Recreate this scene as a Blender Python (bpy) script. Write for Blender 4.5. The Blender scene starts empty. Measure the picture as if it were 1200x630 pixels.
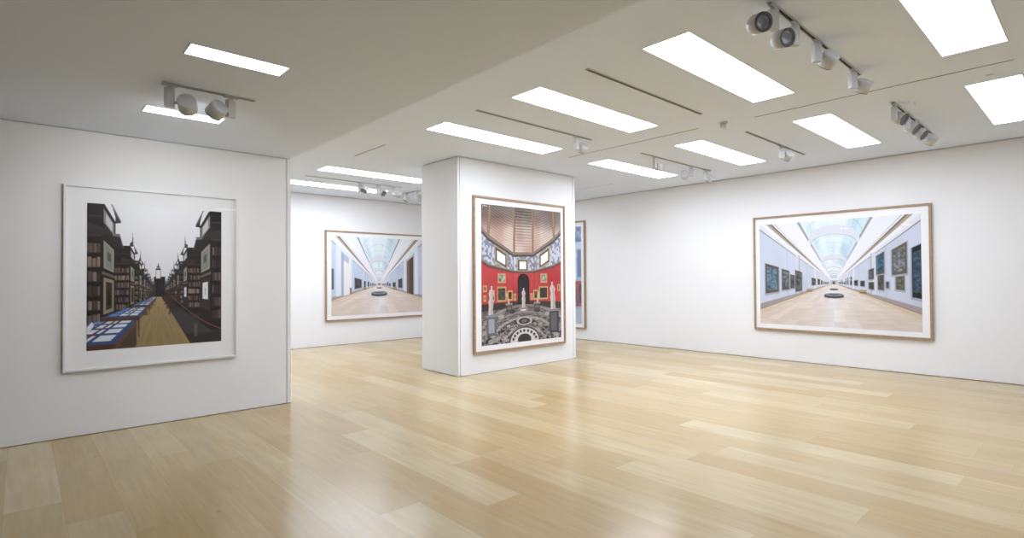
import bpy, bmesh, math, random
import numpy as np
from mathutils import Vector, Matrix

SC = bpy.context.scene
COL = SC.collection
PI = math.pi

# ------------------------------------------------------------------ helpers
def tag(o, label=None, cat=None, group=None, kind=None):
    if label: o['label'] = label
    if cat: o['category'] = cat
    if group: o['group'] = group
    if kind: o['kind'] = kind
    return o

def link(name, me, mat=None, parent=None):
    o = bpy.data.objects.new(name, me)
    COL.objects.link(o)
    if mat is not None and me is not None:
        me.materials.append(mat)
    if parent: o.parent = parent
    return o

def from_bm(name, bm, mat, parent=None, smooth=False):
    me = bpy.data.meshes.new(name)
    bmesh.ops.recalc_face_normals(bm, faces=bm.faces[:])
    if smooth:
        for f in bm.faces: f.smooth = True
    bm.to_mesh(me); bm.free()
    return link(name, me, mat, parent)

def box(bm, a, b, bev=0.0, M=None):
    x0, y0, z0 = a; x1, y1, z1 = b
    vs = [bm.verts.new((x, y, z)) for z in (z0, z1) for y in (y0, y1) for x in (x0, x1)]
    F = [(0, 2, 3, 1), (4, 5, 7, 6), (0, 1, 5, 4), (2, 6, 7, 3), (0, 4, 6, 2), (1, 3, 7, 5)]
    fs = [bm.faces.new([vs[i] for i in f]) for f in F]
    if bev > 0:
        es = list({e for f in fs for e in f.edges})
        r = bmesh.ops.bevel(bm, geom=es, offset=bev, segments=2, affect='EDGES', profile=0.5)
        vs = list({v for f in r['faces'] for v in f.verts} | {v for v in vs if v.is_valid})
    if M is not None:
        bmesh.ops.transform(bm, matrix=M, verts=[v for v in vs if v.is_valid])
    return vs

def lathe(bm, prof, n=40, M=None):
    """prof = [(radius, height)...] about local Z"""
    rings = []
    for r, h in prof:
        if r < 1e-6:
            rings.append([bm.verts.new((0, 0, h))])
        else:
            rings.append([bm.verts.new((r * math.cos(2 * PI * k / n), r * math.sin(2 * PI * k / n), h)) for k in range(n)])
    for A, B in zip(rings, rings[1:]):
        for k in range(n):
            k2 = (k + 1) % n
            if len(A) == 1 and len(B) == 1: continue
            if len(A) == 1: f = [A[0], B[k2], B[k]]
            elif len(B) == 1: f = [A[k], A[k2], B[0]]
            else: f = [A[k], A[k2], B[k2], B[k]]
            bm.faces.new(f)
    vs = [v for R in rings for v in R]
    if M is not None: bmesh.ops.transform(bm, matrix=M, verts=vs)
    return vs

# ------------------------------------------------------------------ materials
def newmat(name):
    m = bpy.data.materials.new(name); m.use_nodes = True
    nt = m.node_tree
    return m, nt, nt.nodes['Principled BSDF']

def simple(name, col, rough=0.5, metal=0.0, noise=0.0, nscale=30.0, bump=0.0, spec=0.5):
    m, nt, p = newmat(name)
    p.inputs['Base Color'].default_value = (*col, 1)
    p.inputs['Roughness'].default_value = rough
    p.inputs['Metallic'].default_value = metal
    p.inputs['Specular IOR Level'].default_value = spec
    tc = nt.nodes.new('ShaderNodeTexCoord')
    nz = nt.nodes.new('ShaderNodeTexNoise'); nz.inputs['Scale'].default_value = nscale
    nz.inputs['Detail'].default_value = 4
    nt.links.new(tc.outputs['Object'], nz.inputs['Vector'])
    if noise > 0:
        mr = nt.nodes.new('ShaderNodeMapRange')
        mr.inputs['To Min'].default_value = 1 - noise; mr.inputs['To Max'].default_value = 1 + noise
        nt.links.new(nz.outputs['Fac'], mr.inputs['Value'])
        mx = nt.nodes.new('ShaderNodeVectorMath'); mx.operation = 'SCALE'
        mx.inputs[0].default_value = col
        nt.links.new(mr.outputs['Result'], mx.inputs['Scale'])
        nt.links.new(mx.outputs['Vector'], p.inputs['Base Color'])
    if bump > 0:
        b = nt.nodes.new('ShaderNodeBump'); b.inputs['Strength'].default_value = bump
        b.inputs['Distance'].default_value = 0.002
        nt.links.new(nz.outputs['Fac'], b.inputs['Height'])
        nt.links.new(b.outputs['Normal'], p.inputs['Normal'])
    return m

M_wall = simple('wall_paint', (0.84, 0.835, 0.84), 0.75, noise=0.01, nscale=2.0, spec=0.25)
M_ceil = simple('ceiling_paint', (0.78, 0.855, 0.99), 0.85, noise=0.01, nscale=2.0, spec=0.2)
M_whitemetal = simple('white_powder_coat', (0.56, 0.56, 0.56), 0.45, noise=0.02, nscale=60)
M_track = simple('track_grey', (0.16, 0.16, 0.155), 0.5, noise=0.03, nscale=60)
M_dark = simple('dark_slot', (0.03, 0.03, 0.03), 0.7, noise=0.05)
M_rim = simple('dark_rim', (0.035, 0.034, 0.034), 0.45, noise=0.05)
M_lens = simple('lens_glass', (0.16, 0.155, 0.16), 0.25, noise=0.08, nscale=120, spec=0.6)
M_mat = simple('mount_board', (0.87, 0.87, 0.885), 0.8, noise=0.008, nscale=80, spec=0.2)
M_whiteframe = simple('white_lacquer', (0.78, 0.78, 0.77), 0.4, noise=0.01, nscale=20)
M_lip = simple('panel_lip', (0.78, 0.78, 0.77), 0.6, noise=0.01)

def wood_frame_mat():
    m, nt, p = newmat('oak_frame')
    tc = nt.nodes.new('ShaderNodeTexCoord')
    mp = nt.nodes.new('ShaderNodeMapping'); mp.inputs['Scale'].default_value = (8, 8, 8)
    nz = nt.nodes.new('ShaderNodeTexNoise'); nz.inputs['Scale'].default_value = 4; nz.inputs['Detail'].default_value = 6
    nz.inputs['Distortion'].default_value = 0.6
    cr = nt.nodes.new('ShaderNodeValToRGB')
    cr.color_ramp.elements[0].position = 0.3; cr.color_ramp.elements[0].color = (0.30, 0.185, 0.10, 1)
    cr.color_ramp.elements[1].position = 0.75; cr.color_ramp.elements[1].color = (0.45, 0.30, 0.18, 1)
    nt.links.new(tc.outputs['Object'], mp.inputs['Vector']); nt.links.new(mp.outputs[0], nz.inputs['Vector'])
    nt.links.new(nz.outputs['Fac'], cr.inputs['Fac']); nt.links.new(cr.outputs['Color'], p.inputs['Base Color'])
    p.inputs['Roughness'].default_value = 0.45
    return m
M_oak = wood_frame_mat()

def emis(name, col, s):
    m = bpy.data.materials.new(name); m.use_nodes = True; nt = m.node_tree
    nt.nodes.clear()
    e = nt.nodes.new('ShaderNodeEmission'); e.inputs['Color'].default_value = (*col, 1); e.inputs['Strength'].default_value = s
    o = nt.nodes.new('ShaderNodeOutputMaterial'); nt.links.new(e.outputs[0], o.inputs[0])
    return m
PANEL = 14.3
M_panel = emis('light_diffuser', (0.90, 0.98, 1.12), PANEL)
M_panel_dim = emis('light_diffuser_dimmed', (0.90, 0.98, 1.12), PANEL * 0.45)
M_panel_low = emis('light_diffuser_small', (0.90, 0.98, 1.12), PANEL)

def glass_mat():
    m = bpy.data.materials.new('picture_glass'); m.use_nodes = True; nt = m.node_tree; nt.nodes.clear()
    tr = nt.nodes.new('ShaderNodeBsdfTransparent'); tr.inputs['Color'].default_value = (1, 1, 1, 1)
    gl = nt.nodes.new('ShaderNodeBsdfGlossy'); gl.inputs['Roughness'].default_value = 0.03
    fr = nt.nodes.new('ShaderNodeFresnel'); fr.inputs['IOR'].default_value = 1.30
    mx = nt.nodes.new('ShaderNodeMixShader'); o = nt.nodes.new('ShaderNodeOutputMaterial')
    ge = nt.nodes.new('ShaderNodeNewGeometry'); mu = nt.nodes.new('ShaderNodeMath'); mu.operation = 'MULTIPLY_ADD'
    mu.inputs[1].default_value = -1.0; mu.inputs[2].default_value = 1.0; nt.links.new(ge.outputs['Backfacing'], mu.inputs[0])
    m2 = nt.nodes.new('ShaderNodeMath'); m2.operation = 'MULTIPLY'; nt.links.new(fr.outputs[0], m2.inputs[0]); nt.links.new(mu.outputs[0], m2.inputs[1])
    nt.links.new(m2.outputs[0], mx.inputs[0]); nt.links.new(tr.outputs[0], mx.inputs[1]); nt.links.new(gl.outputs[0], mx.inputs[2])
    nt.links.new(mx.outputs[0], o.inputs[0])
    return m
M_glass = glass_mat()

def print_mat():
    m, nt, p = newmat('photo_print')
    a = nt.nodes.new('ShaderNodeAttribute'); a.attribute_name = 'Ink'
    nt.links.new(a.outputs['Color'], p.inputs['Base Color'])
    p.inputs['Roughness'].default_value = 0.55
    p.inputs['Specular IOR Level'].default_value = 0.3
    return m
M_print = print_mat()

def floor_mat():
    m, nt, p = newmat('oak_boards')
    N = nt.nodes.new; L = nt.links.new
    tc = N('ShaderNodeTexCoord')
    sep = N('ShaderNodeSeparateXYZ'); L(tc.outputs['Object'], sep.inputs[0])
    def math_(op, a, b=None, c=None):
        n = N('ShaderNodeMath'); n.operation = op
        for i, v in enumerate((a, b, c)):
            if v is None: continue
            if isinstance(v, (int, float)): n.inputs[i].default_value = v
            else: L(v, n.inputs[i])
        return n.outputs[0]
    BW, BL = 0.314, 2.35
    u = math_('DIVIDE', math_('SUBTRACT', sep.outputs['X'], 0.235 - BW * 20), BW)
    row = math_('FLOOR', u); fu = math_('FRACT', u)
    wn = N('ShaderNodeTexWhiteNoise'); wn.noise_dimensions = '1D'; L(row, wn.inputs['W'])
    v = math_('ADD', math_('DIVIDE', math_('ADD', sep.outputs['Y'], 40), BL), math_('MULTIPLY', wn.outputs['Value'], 7.0))
    cell = math_('FLOOR', v); fv = math_('FRACT', v)
    cmb = N('ShaderNodeCombineXYZ'); L(row, cmb.inputs[0]); L(cell, cmb.inputs[1])
    w2 = N('ShaderNodeTexWhiteNoise'); w2.noise_dimensions = '2D'; L(cmb.outputs[0], w2.inputs['Vector'])
    # board tone
    cr = N('ShaderNodeValToRGB'); e = cr.color_ramp.elements
    e[0].position = 0.0; e[0].color = (0.440, 0.310, 0.140, 1)
    e[1].position = 1.0; e[1].color = (0.550, 0.440, 0.260, 1)
    k = cr.color_ramp.elements.new(0.35); k.color = (0.475, 0.352, 0.175, 1)
    k = cr.color_ramp.elements.new(0.75); k.color = (0.500, 0.383, 0.205, 1)
    L(w2.outputs['Value'], cr.inputs['Fac'])
    # grain: stretched along Y, offset per board
    off = N('ShaderNodeCombineXYZ')
    L(math_('MULTIPLY', w2.outputs['Value'], 37.0), off.inputs[2]); L(math_('MULTIPLY', w2.outputs['Value'], 11.0), off.inputs[0])
    add = N('ShaderNodeVectorMath'); add.operation = 'ADD'; L(tc.outputs['Object'], add.inputs[0]); L(off.outputs[0], add.inputs[1])
    mp = N('ShaderNodeMapping'); mp.inputs['Scale'].default_value = (9, 0.55, 1); L(add.outputs[0], mp.inputs['Vector'])
    n1 = N('ShaderNodeTexNoise'); n1.inputs['Scale'].default_value = 2.2; n1.inputs['Detail'].default_value = 7; n1.inputs['Distortion'].default_value = 0.9
    L(mp.outputs[0], n1.inputs['Vector'])
    mp2 = N('ShaderNodeMapping'); mp2.inputs['Scale'].default_value = (60, 1.6, 1); L(add.outputs[0], mp2.inputs['Vector'])
    n2 = N('ShaderNodeTexNoise'); n2.inputs['Scale'].default_value = 2.0; n2.inputs['Detail'].default_value = 5
    L(mp2.outputs[0], n2.inputs['Vector'])
    n3 = N('ShaderNodeTexNoise'); n3.inputs['Scale'].default_value = 1.3; n3.inputs['Detail'].default_value = 3; L(add.outputs[0], n3.inputs['Vector'])
    g = math_('ADD', math_('ADD', math_('MULTIPLY', math_('SUBTRACT', n1.outputs['Fac'], 0.5), 0.34), math_('MULTIPLY', math_('SUBTRACT', n2.outputs['Fac'], 0.5), 0.08)),
              math_('ADD', 1.0, math_('MULTIPLY', math_('SUBTRACT', n3.outputs['Fac'], 0.5), 0.22)))
    # seams
    ed = math_('MINIMUM', fu, math_('SUBTRACT', 1.0, fu))
    ee = math_('MINIMUM', fv, math_('SUBTRACT', 1.0, fv))
    s1 = math_('LESS_THAN', ed, 0.0035); s2 = math_('LESS_THAN', ee, 0.0006)
    seam = math_('MAXIMUM', s1, s2)
    g = math_('MULTIPLY', g, math_('SUBTRACT', 1.0, math_('MULTIPLY', seam, 0.22)))
    # knots
    vo = N('ShaderNodeTexVoronoi'); vo.inputs['Scale'].default_value = 1.0
    mp3 = N('ShaderNodeMapping'); mp3.inputs['Scale'].default_value = (2.6, 1.5, 1); L(tc.outputs['Object'], mp3.inputs['Vector']); L(mp3.outputs[0], vo.inputs['Vector'])
    kn = N('ShaderNodeMapRange'); kn.inputs['From Min'].default_value = 0.012; kn.inputs['From Max'].default_value = 0.05
    kn.inputs['To Min'].default_value = 0.68; kn.inputs['To Max'].default_value = 1.0; L(vo.outputs['Distance'], kn.inputs['Value'])
    g = math_('MULTIPLY', g, kn.outputs[0])
    # warm streaks following the grain
    mp4 = N('ShaderNodeMapping'); mp4.inputs['Scale'].default_value = (7, 0.9, 1); L(add.outputs[0], mp4.inputs['Vector'])
    n4 = N('ShaderNodeTexNoise'); n4.inputs['Scale'].default_value = 1.1; n4.inputs['Detail'].default_value = 4; n4.inputs['Distortion'].default_value = 1.4
    L(mp4.outputs[0], n4.inputs['Vector'])
    st = N('ShaderNodeMapRange'); st.inputs['From Min'].default_value = 0.50; st.inputs['From Max'].default_value = 0.72
    st.inputs['To Min'].default_value = 0.0; st.inputs['To Max'].default_value = 0.6; L(n4.outputs['Fac'], st.inputs['Value'])
    wm = N('ShaderNodeMix'); wm.data_type = 'RGBA'; wm.blend_type = 'MULTIPLY'; wm.inputs['B'].default_value = (1.0, 0.88, 0.66, 1)
    L(st.outputs[0], wm.inputs['Factor']); L(cr.outputs['Color'], wm.inputs['A'])
    sc = N('ShaderNodeVectorMath'); sc.operation = 'SCALE'; L(wm.outputs['Result'], sc.inputs[0]); L(g, sc.inputs['Scale'])
    L(sc.outputs['Vector'], p.inputs['Base Color'])
    rr = N('ShaderNodeMapRange'); rr.inputs['To Min'].default_value = 0.15; rr.inputs['To Max'].default_value = 0.30
    L(n1.outputs['Fac'], rr.inputs['Value']); L(rr.outputs[0], p.inputs['Roughness'])
    p.inputs['Specular IOR Level'].default_value = 0.5
    bp = N('ShaderNodeBump'); bp.inputs['Strength'].default_value = 0.08; bp.inputs['Distance'].default_value = 0.001
    L(g, bp.inputs['Height']); L(bp.outputs['Normal'], p.inputs['Normal'])
    return m
M_floor = floor_mat()

# ------------------------------------------------------------------ dimensions
CZ, LZ = 3.58, 3.155            # main and lowered ceiling heights
XL, XR, YF, YB = -4.5, 10.70, -4.2, 12.484
YW = 7.124                       # face of left partition wall
XE = 2.60                        # its free end / the edge of the lowered ceiling
PX0, PX1, PY0, PY1 = 5.240, 8.112, 7.066, 8.12   # free-standing wall block

# ------------------------------------------------------------------ setting
def struct(name, bm, mat, label, cat='wall'):
    o = from_bm(name, bm, mat); tag(o, label, cat, kind='structure'); return o

bm = bmesh.new(); box(bm, (XL, YF, -0.12), (XR + 0.3, YB + 0.3, 0.0))
struct('floor', bm, M_floor, 'wide pale oak plank floor across the whole gallery', 'floor')
bm = bmesh.new(); box(bm, (XL, YF, CZ), (XR + 0.3, YB + 0.3, CZ + 0.12))
struct('ceiling', bm, M_ceil, 'high white flat ceiling over the main room', 'ceiling')
bm = bmesh.new(); box(bm, (XL, YF, LZ), (XE - 0.012, YW + 0.012, CZ - 0.001))
struct('ceiling_lowered', bm, M_ceil, 'lowered grey-white ceiling bulkhead over the left side', 'ceiling')

def skin_wall_x(bm, x0, x1, y, sign, z1, gap_top=0.012, gap_bot=0.010, t=0.02, depth=0.25):
    """wall whose face looks along -Y (sign=-1) at plane y; board 2 cm proud of the core leaves shadow gaps"""
    box(bm, (x0, y - sign * t, 0), (x1, y - sign * (t + depth), z1)) if sign < 0 else box(bm, (x0, y - t - depth, 0), (x1, y - t, z1))
    a, b = sorted((y, y - sign * (t + 0.001)))
    box(bm, (x0, a, gap_bot), (x1, b, z1 - gap_top))

# left partition wall
bm = bmesh.new()
box(bm, (XL, YW + 0.02, 0.0), (XE - 0.02, YW + 0.26, CZ))            # core
box(bm, (XL, YW, 0.008), (2.541, YW + 0.021, LZ - 0.010))           # facing board
struct('wall_left', bm, M_wall, 'white partition wall on the left carrying the library photograph')
bm = bmesh.new(); box(bm, (2.553, YW, 0.004), (XE, YW + 0.26, LZ - 0.001), bev=0.002)
box(bm, (XE - 0.02, YW + 0.015, LZ - 0.002), (XE, YW + 0.26, CZ))
struct('trim_1', bm, M_wall, 'white corner strip closing the free end of the left partition wall', 'trim')
# back wall
bm = bmesh.new()
box(bm, (-1.6, YB + 0.02, 0), (XR + 0.3, YB + 0.27, CZ)); box(bm, (-1.6, YB, 0.008), (XR, YB + 0.021, CZ - 0.010))
struct('wall_back', bm, M_wall, 'white far wall behind the free-standing block')
# right wall
bm = bmesh.new()
box(bm, (XR + 0.02, YF, 0), (XR + 0.27, YB, CZ)); box(bm, (XR, YF, 0.010), (XR + 0.021, YB, CZ - 0.012))
struct('wall_right', bm, M_wall, 'long white right-hand wall with the large gallery photograph')
# unseen closing walls
bm = bmesh.new(); box(bm, (-1.8, YW + 0.26, 0), (-1.6, YB + 0.2, CZ)); struct('wall_passage', bm, M_wall, 'white wall closing the passage behind the left partition')
bm = bmesh.new(); box(bm, (XL, YF - 0.2, 0), (XR + 0.3, YF, CZ)); struct('wall_front', bm, M_wall, 'white wall behind the viewer')
bm = bmesh.new(); box(bm, (XL - 0.2, YF - 0.2, 0), (XL, YB + 0.2, CZ)); struct('wall_side', bm, M_wall, 'white wall beyond the left edge of the view')

# free-standing block
bm = bmesh.new()
g = 0.02
box(bm, (PX0 + g, PY0 + g, 0), (PX1 - g, PY1 - g, CZ))
box(bm, (5.290, PY0, 0.006), (8.036, PY0 + g + 0.001, CZ - 0.006))              # front board
box(bm, (PX0, PY0 + 0.055, 0.012), (PX0 + g + 0.001, PY1, CZ - 0.016))          # left side board
box(bm, (PX1 - g - 0.001, PY0 + 0.055, 0.012), (PX1, PY1, CZ - 0.016))
box(bm, (PX0 + g, PY1 - g - 0.001, 0.006), (PX1 - g, PY1, CZ - 0.006))
struct('wall_block', bm, M_wall, 'free-standing white wall block in the middle of the room')
bm = bmesh.new(); box(bm, (PX0, PY0, 0.012), (5.277, PY0 + 0.0545, CZ - 0.012), bev=0.002)
struct('trim_2', bm, M_wall, 'white corner strip on the left edge of the free-standing block', 'trim')
bm = bmesh.new(); box(bm, (8.050, PY0, 0.012), (PX1, PY0 + 0.0545, CZ - 0.012), bev=0.002)
struct('trim_3', bm, M_wall, 'white corner strip on the right edge of the free-standing block', 'trim')

# ------------------------------------------------------------------ ceiling lights
def empty(name, loc, rz=0.0):
    o = bpy.data.objects.new(name, None); COL.objects.link(o)
    o.location = loc; o.rotation_euler = (0, 0, rz); o.empty_display_size = 0.1
    return o

def copy_tree(o, parent=None):
    c = o.copy(); COL.objects.link(c)
    if parent: c.parent = parent
    for ch in list(o.children): copy_tree(ch, c)
    return c

def make_panel(name, lx, ly, m):
    root = empty(name, (0, 0, 0))
    bm = bmesh.new(); e = 0.008
    for a, b in (((-e, -e), (lx + e, 0)), ((-e, ly), (lx + e, ly + e)), ((-e, 0), (0, ly)), ((lx, 0), (lx + e, ly))):
        box(bm, (a[0] - lx / 2, a[1] - ly / 2, -0.004), (b[0] - lx / 2, b[1] - ly / 2, 0))
    from_bm('frame', bm, M_lip, root)
    bm = bmesh.new(); box(bm, (-lx / 2 + .0005, -ly / 2 + .0005, -0.003), (lx / 2 - .0005, ly / 2 - .0005, -0.0003))
    d = from_bm('diffuser', bm, m, root); d['label'] = 'glowing white light diffuser'
    return root

X1c, X2c = (3.995 + 6.185) / 2, (7.345 + 9.505) / 2
panels = [
 (X1c, 0.76, 'cropped bright ceiling light panel at the top right edge of the photo'),
 (X2c, 0.76, 'bright ceiling light panel cut by the right edge, nearest the right wall'),
 (X1c, 2.47, 'large ceiling light panel beside the nearest four-spotlight track'),
 (X2c, 2.47, 'ceiling light panel between the two right-hand spotlight tracks, above the gallery photograph'),
 (X1c, 4.16, 'second long ceiling light panel from the free-standing block'),
 (X2c, 4.16, 'ceiling light panel just behind the small round ceiling sensor'),
 (X1c, 5.85, 'long ceiling light panel directly in front of the free-standing block'),
 (X2c, 5.85, 'ceiling light panel right of the block, farthest of the right-hand row'),
 (X1c, 9.43, 'ceiling light panel in the passage, nearer of the two left of the block'),
 (X1c, 11.17, 'ceiling light panel in the passage nearest the far wall'),
 (X2c, 9.43, 'unseen ceiling light panel added behind the block to light the rear right wall'),  # out of sight, added for its light on the rear right wall
 (1.74, 9.43, 'unseen ceiling light panel added behind the left partition wall to brighten the passage, nearer row'),  # unseen panel added to lift the passage and the block's left side
 (1.74, 11.17, 'unseen ceiling light panel added behind the left partition wall to brighten the passage, farther row'),  # second unseen panel added to lift the passage
 (X1c, -2.63, 'unseen ceiling light panel added behind the viewer to light the near room'),  # unseen, added to light the near part of the room
]
proto = make_panel('ceiling_light', 2.18, 0.435, M_panel)
for i, (x, y, lab) in enumerate(panels):
    o = proto if i == 0 else copy_tree(proto)
    o.location = (x, y, CZ); tag(o, lab, 'ceiling light', 'flush ceiling light panels')

dimmed = None
for o in list(COL.objects):                       # the row nearest the viewer burns dimmer
    if o.name.startswith('ceiling_light') and abs(o.location.y - 0.76) < 0.01:
        for ch in o.children:
            if ch.name.startswith('diffuser'):
                if dimmed is None: dimmed = ch.data.copy(); dimmed.materials[0] = M_panel_dim
                ch.data = dimmed
low = make_panel('ceiling_light', 0.63, 0.20, M_panel_low)
for i, (y, lab) in enumerate(((4.14, 'small ceiling light strip in the lowered ceiling, in front of the white spotlights'),
                              (5.845, 'small ceiling light strip in the lowered ceiling, behind the white spotlights'))):
    o = low if i == 0 else copy_tree(low)
    o.location = (1.145, y, LZ); tag(o, lab, 'ceiling light', 'small light strips in the lowered ceiling')

# ------------------------------------------------------------------ air slots
def slot(c, length, w, lab):
    root = empty('air_slot', (c[0], c[1], CZ)); tag(root, lab, 'vent')
    bm = bmesh.new(); h = length / 2
    for s in (-1, 1): box(bm, (s * w - 0.003, -h, -0.003), (s * w + 0.003, h, 0))
    for s in (-1, 1): box(bm, (-w, s * h - 0.004, -0.003), (w, s * h + 0.004, 0))
    from_bm('frame', bm, M_lip, root)
    bm = bmesh.new(); box(bm, (-w + .003, -h + .004, -0.0012), (w - .003, h - .004, -0.0002))  # flat dark strip painted for the shaded recess; the ceiling has no hole
    f = from_bm('slot_shade_strip', bm, M_dark, root); f['label'] = 'dark strip painted as the shade inside the narrow slot'
slot((6.775, 1.745), 2.39, 0.012, 'thin dark air slot in the ceiling left of the light panel by the right edge')
slot((6.715, 4.82), 2.34, 0.012, 'thin dark air slot in the ceiling behind the small round sensor')
slot((4.0, 7.67), 1.00, 0.012, 'short dark air slot in the ceiling left of the free-standing block')
slot((9.33, 7.55), 1.02, 0.010, 'short faint air slot in the ceiling right of the free-standing block')

# ------------------------------------------------------------------ tracks and spotlights
def track(name_loc, length, rz, z, lab):
    root = empty('lighting_track', (name_loc[0], name_loc[1], z), rz); tag(root, lab, 'lighting track')
    bm = bmesh.new(); h = length / 2; w = 0.018
    box(bm, (-h, -w, -0.010), (h, -w + 0.005, 0)); box(bm, (-h, w - 0.005, -0.010), (h, w, 0))
    r = from_bm('rail', bm, M_whitemetal, root)
    bm = bmesh.new(); box(bm, (-h, -w + .005, -0.004), (h, w - .005, 0))
    r = from_bm('channel', bm, M_dark, root); r['label'] = 'dark inner channel'
    for s in (-1, 1):
        bm = bmesh.new(); box(bm, (s * (h + .004) - .004, -w, -0.010), (s * (h + .004) + .004, w, 0))
        from_bm('end_cap', bm, M_whitemetal, root)
    return root

track(((3.995 + 6.12) / 2, 1.615), 2.125, 0, CZ, 'ceiling track carrying four spotlights at the top of the photo')
track(((7.37 + 9.58) / 2, 1.63), 2.21, 0, CZ, 'ceiling track carrying four close-set spotlights near the right wall')
track(((3.99 + 6.13) / 2, 3.305), 2.14, 0, CZ, 'empty ceiling track between the two large light panels')
track(((7.37 + 9.49) / 2, 3.305), 2.12, 0, CZ, 'ceiling track with a single spotlight right of the ceiling sensor')
track(((3.99 + 6.09) / 2, 4.985), 2.10, 0, CZ, 'ceiling track with one spotlight at its end, in front of the block')
track(((7.36 + 9.59) / 2, 4.995), 2.23, 0, CZ, 'ceiling track with three spotlights right of the block')
track(((4.05 + 6.13) / 2, 10.32), 2.08, 0, CZ, 'ceiling track with three spotlights in the passage left of the block')
track((6.65, 10.75), 1.5, PI / 2, CZ, 'short ceiling track running towards the far wall left of the block')
track(((0.83 + 1.50) / 2, 4.98), 0.67, 0, LZ, 'short track under the lowered ceiling with two white spotlights')

def make_spot():
    """gear box hanging from an adapter; drum head on a side pivot (local +Y side), aiming along local +X before tilt"""
    root = empty('track_spotlight', (0, 0, 0))
    bm = bmesh.new(); box(bm, (-0.055, -0.015, -0.026), (0.055, 0.015, -0.010), bev=0.003); box(bm, (-0.016, -0.012, -0.045), (0.016, 0.012, -0.024), bev=0.002)
    a = from_bm('track_adapter', bm, M_whitemetal, root)
    bm = bmesh.new(); box(bm, (-0.022, -0.035, -0.190), (0.022, 0.035, -0.040), bev=0.003)
    b = from_bm('gear_box', bm, M_whitemetal, root)
    bm = bmesh.new(); lathe(bm, [(0, 0), (0.013, 0), (0.013, 0.022), (0, 0.022)], 20, Matrix.Translation((0, 0.033, -0.150)) @ Matrix.Rotation(-PI / 2, 4, 'X'))
    c = from_bm('pivot', bm, M_whitemetal, root)
    # drum
    bm = bmesh.new(); R = 0.070
    lathe(bm, [(0, -0.046), (R - 0.008, -0.046), (R - 0.002, -0.043), (R, -0.038), (R, 0.060), (R - 0.006, 0.060), (R - 0.007, 0.035), (0, 0.035)], 48)
    for f in bm.faces: f.smooth = False
    d = from_bm('lamp_head', bm, M_whitemetal, root)
    for p in d.data.polygons:
        p.use_smooth = abs(p.normal.z) < 0.5
    bm = bmesh.new(); lathe(bm, [(R - 0.006, 0.0605), (R - 0.0005, 0.0605), (R - 0.0005, 0.0640), (R - 0.006, 0.0640), (R - 0.006, 0.0605)], 48)
    rm = from_bm('rim', bm, M_rim, d); rm['label'] = 'dark ring round the lens'
    bm = bmesh.new()
    lathe(bm, [(0, 0.044), (R * .5, 0.046), (R - 0.0075, 0.055), (R - 0.0075, 0.050), (0, 0.038)], 48)
    ln = from_bm('lens', bm, M_lens, d, smooth=True); ln['label'] = 'unlit grey lens'
    return root

SPOT = make_spot(); used = [False]
def spot(loc, aim_deg, tilt_deg, lab, grp, flip=False, watts=0, cone=100):
    """aim_deg: compass of the beam in the XY plane, tilt_deg below horizontal; flip puts the head on the other side of the box"""
    o = SPOT if not used[0] else copy_tree(SPOT)
    used[0] = True
    o.location = loc; o.rotation_euler = (0, 0, math.radians(aim_deg))
    tag(o, lab, 'spotlight', grp)
    s = -1 if flip else 1
    for c in o.children:
        n = c.name.split('.')[0]
        if n == 'lamp_head':
            # local axis Z of drum -> beam direction in root frame (cos t, 0, -sin t)
            t = math.radians(tilt_deg)
            c.rotation_euler = (0, PI / 2 + t, 0)
            c.location = (0.0, s * 0.120, -0.150)
            if watts:
                L = bpy.data.lights.new('wall_fill_lamp', 'SPOT'); L.energy = watts; L.spot_size = math.radians(cone); L.spot_blend = 1.0  # lamp added in turned-away heads to brighten the walls they face
                L.shadow_soft_size = 0.05; L.color = (0.95, 0.98, 1.0)
                lo = bpy.data.objects.new('wall_fill_lamp', L); COL.objects.link(lo); lo.parent = c
                lo.location = (0, 0, 0.075); lo.rotation_euler = (PI, 0, 0)
                lo['label'] = 'lamp added in the spotlight head to brighten the walls'
        elif n == 'pivot':
            c.rotation_euler = (0, 0, 0 if s > 0 else PI)
        elif n == 'track_adapter':
            c.rotation_euler = (0, 0, -math.radians(aim_deg))
    return o

G1 = 'spotlights on the nearest ceiling track'
spot((4.06, 1.615, CZ), -122, 14, 'white drum spotlight with dark lens, first and largest on the nearest track', G1, flip=True)
spot((4.46, 1.615, CZ), -116, 14, 'white drum spotlight with dark lens, second on the nearest track', G1, flip=True)
spot((4.94, 1.615, CZ), 60, 35, 'white spotlight turned away, third on the nearest track', G1, flip=True, watts=6, cone=90)
spot((5.90, 1.615, CZ), 60, 50, 'white spotlight turned away, alone at the far end of the nearest track', G1, flip=True, watts=6, cone=90)
G2 = 'close-set spotlights near the right wall'
spot((7.47, 1.63, CZ), -100, 28, 'white drum spotlight, leftmost of the close row of four near the right wall', G2)
spot((8.08, 1.63, CZ), -100, 35, 'white drum spotlight, second from the left of the close row of four', G2)
spot((8.50, 1.63, CZ), -100, 35, 'white drum spotlight, third from the left of the close row of four', G2)
spot((8.98, 1.63, CZ), 60, 40, 'white spotlight turned away, rightmost of the close row of four', G2, flip=True, watts=8.4, cone=100)
spot((8.56, 3.305, CZ), 60, 35, 'single white spotlight on the track right of the ceiling sensor', 'spotlights right of the block', flip=True, watts=11.2, cone=90)
spot((7.74, 4.995, CZ), 100, 70, 'white spotlight left on the three-lamp track, in front of a light panel', 'spotlights right of the block', flip=True, watts=11.2, cone=100)
spot((8.90, 4.995, CZ), 20, 20, 'white spotlight in the middle of the three-lamp track', 'spotlights right of the block')
spot((9.42, 4.995, CZ), 80, 40, 'white spotlight at the right end of the three-lamp track', 'spotlights right of the block', flip=True, watts=11.2, cone=100)
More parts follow.
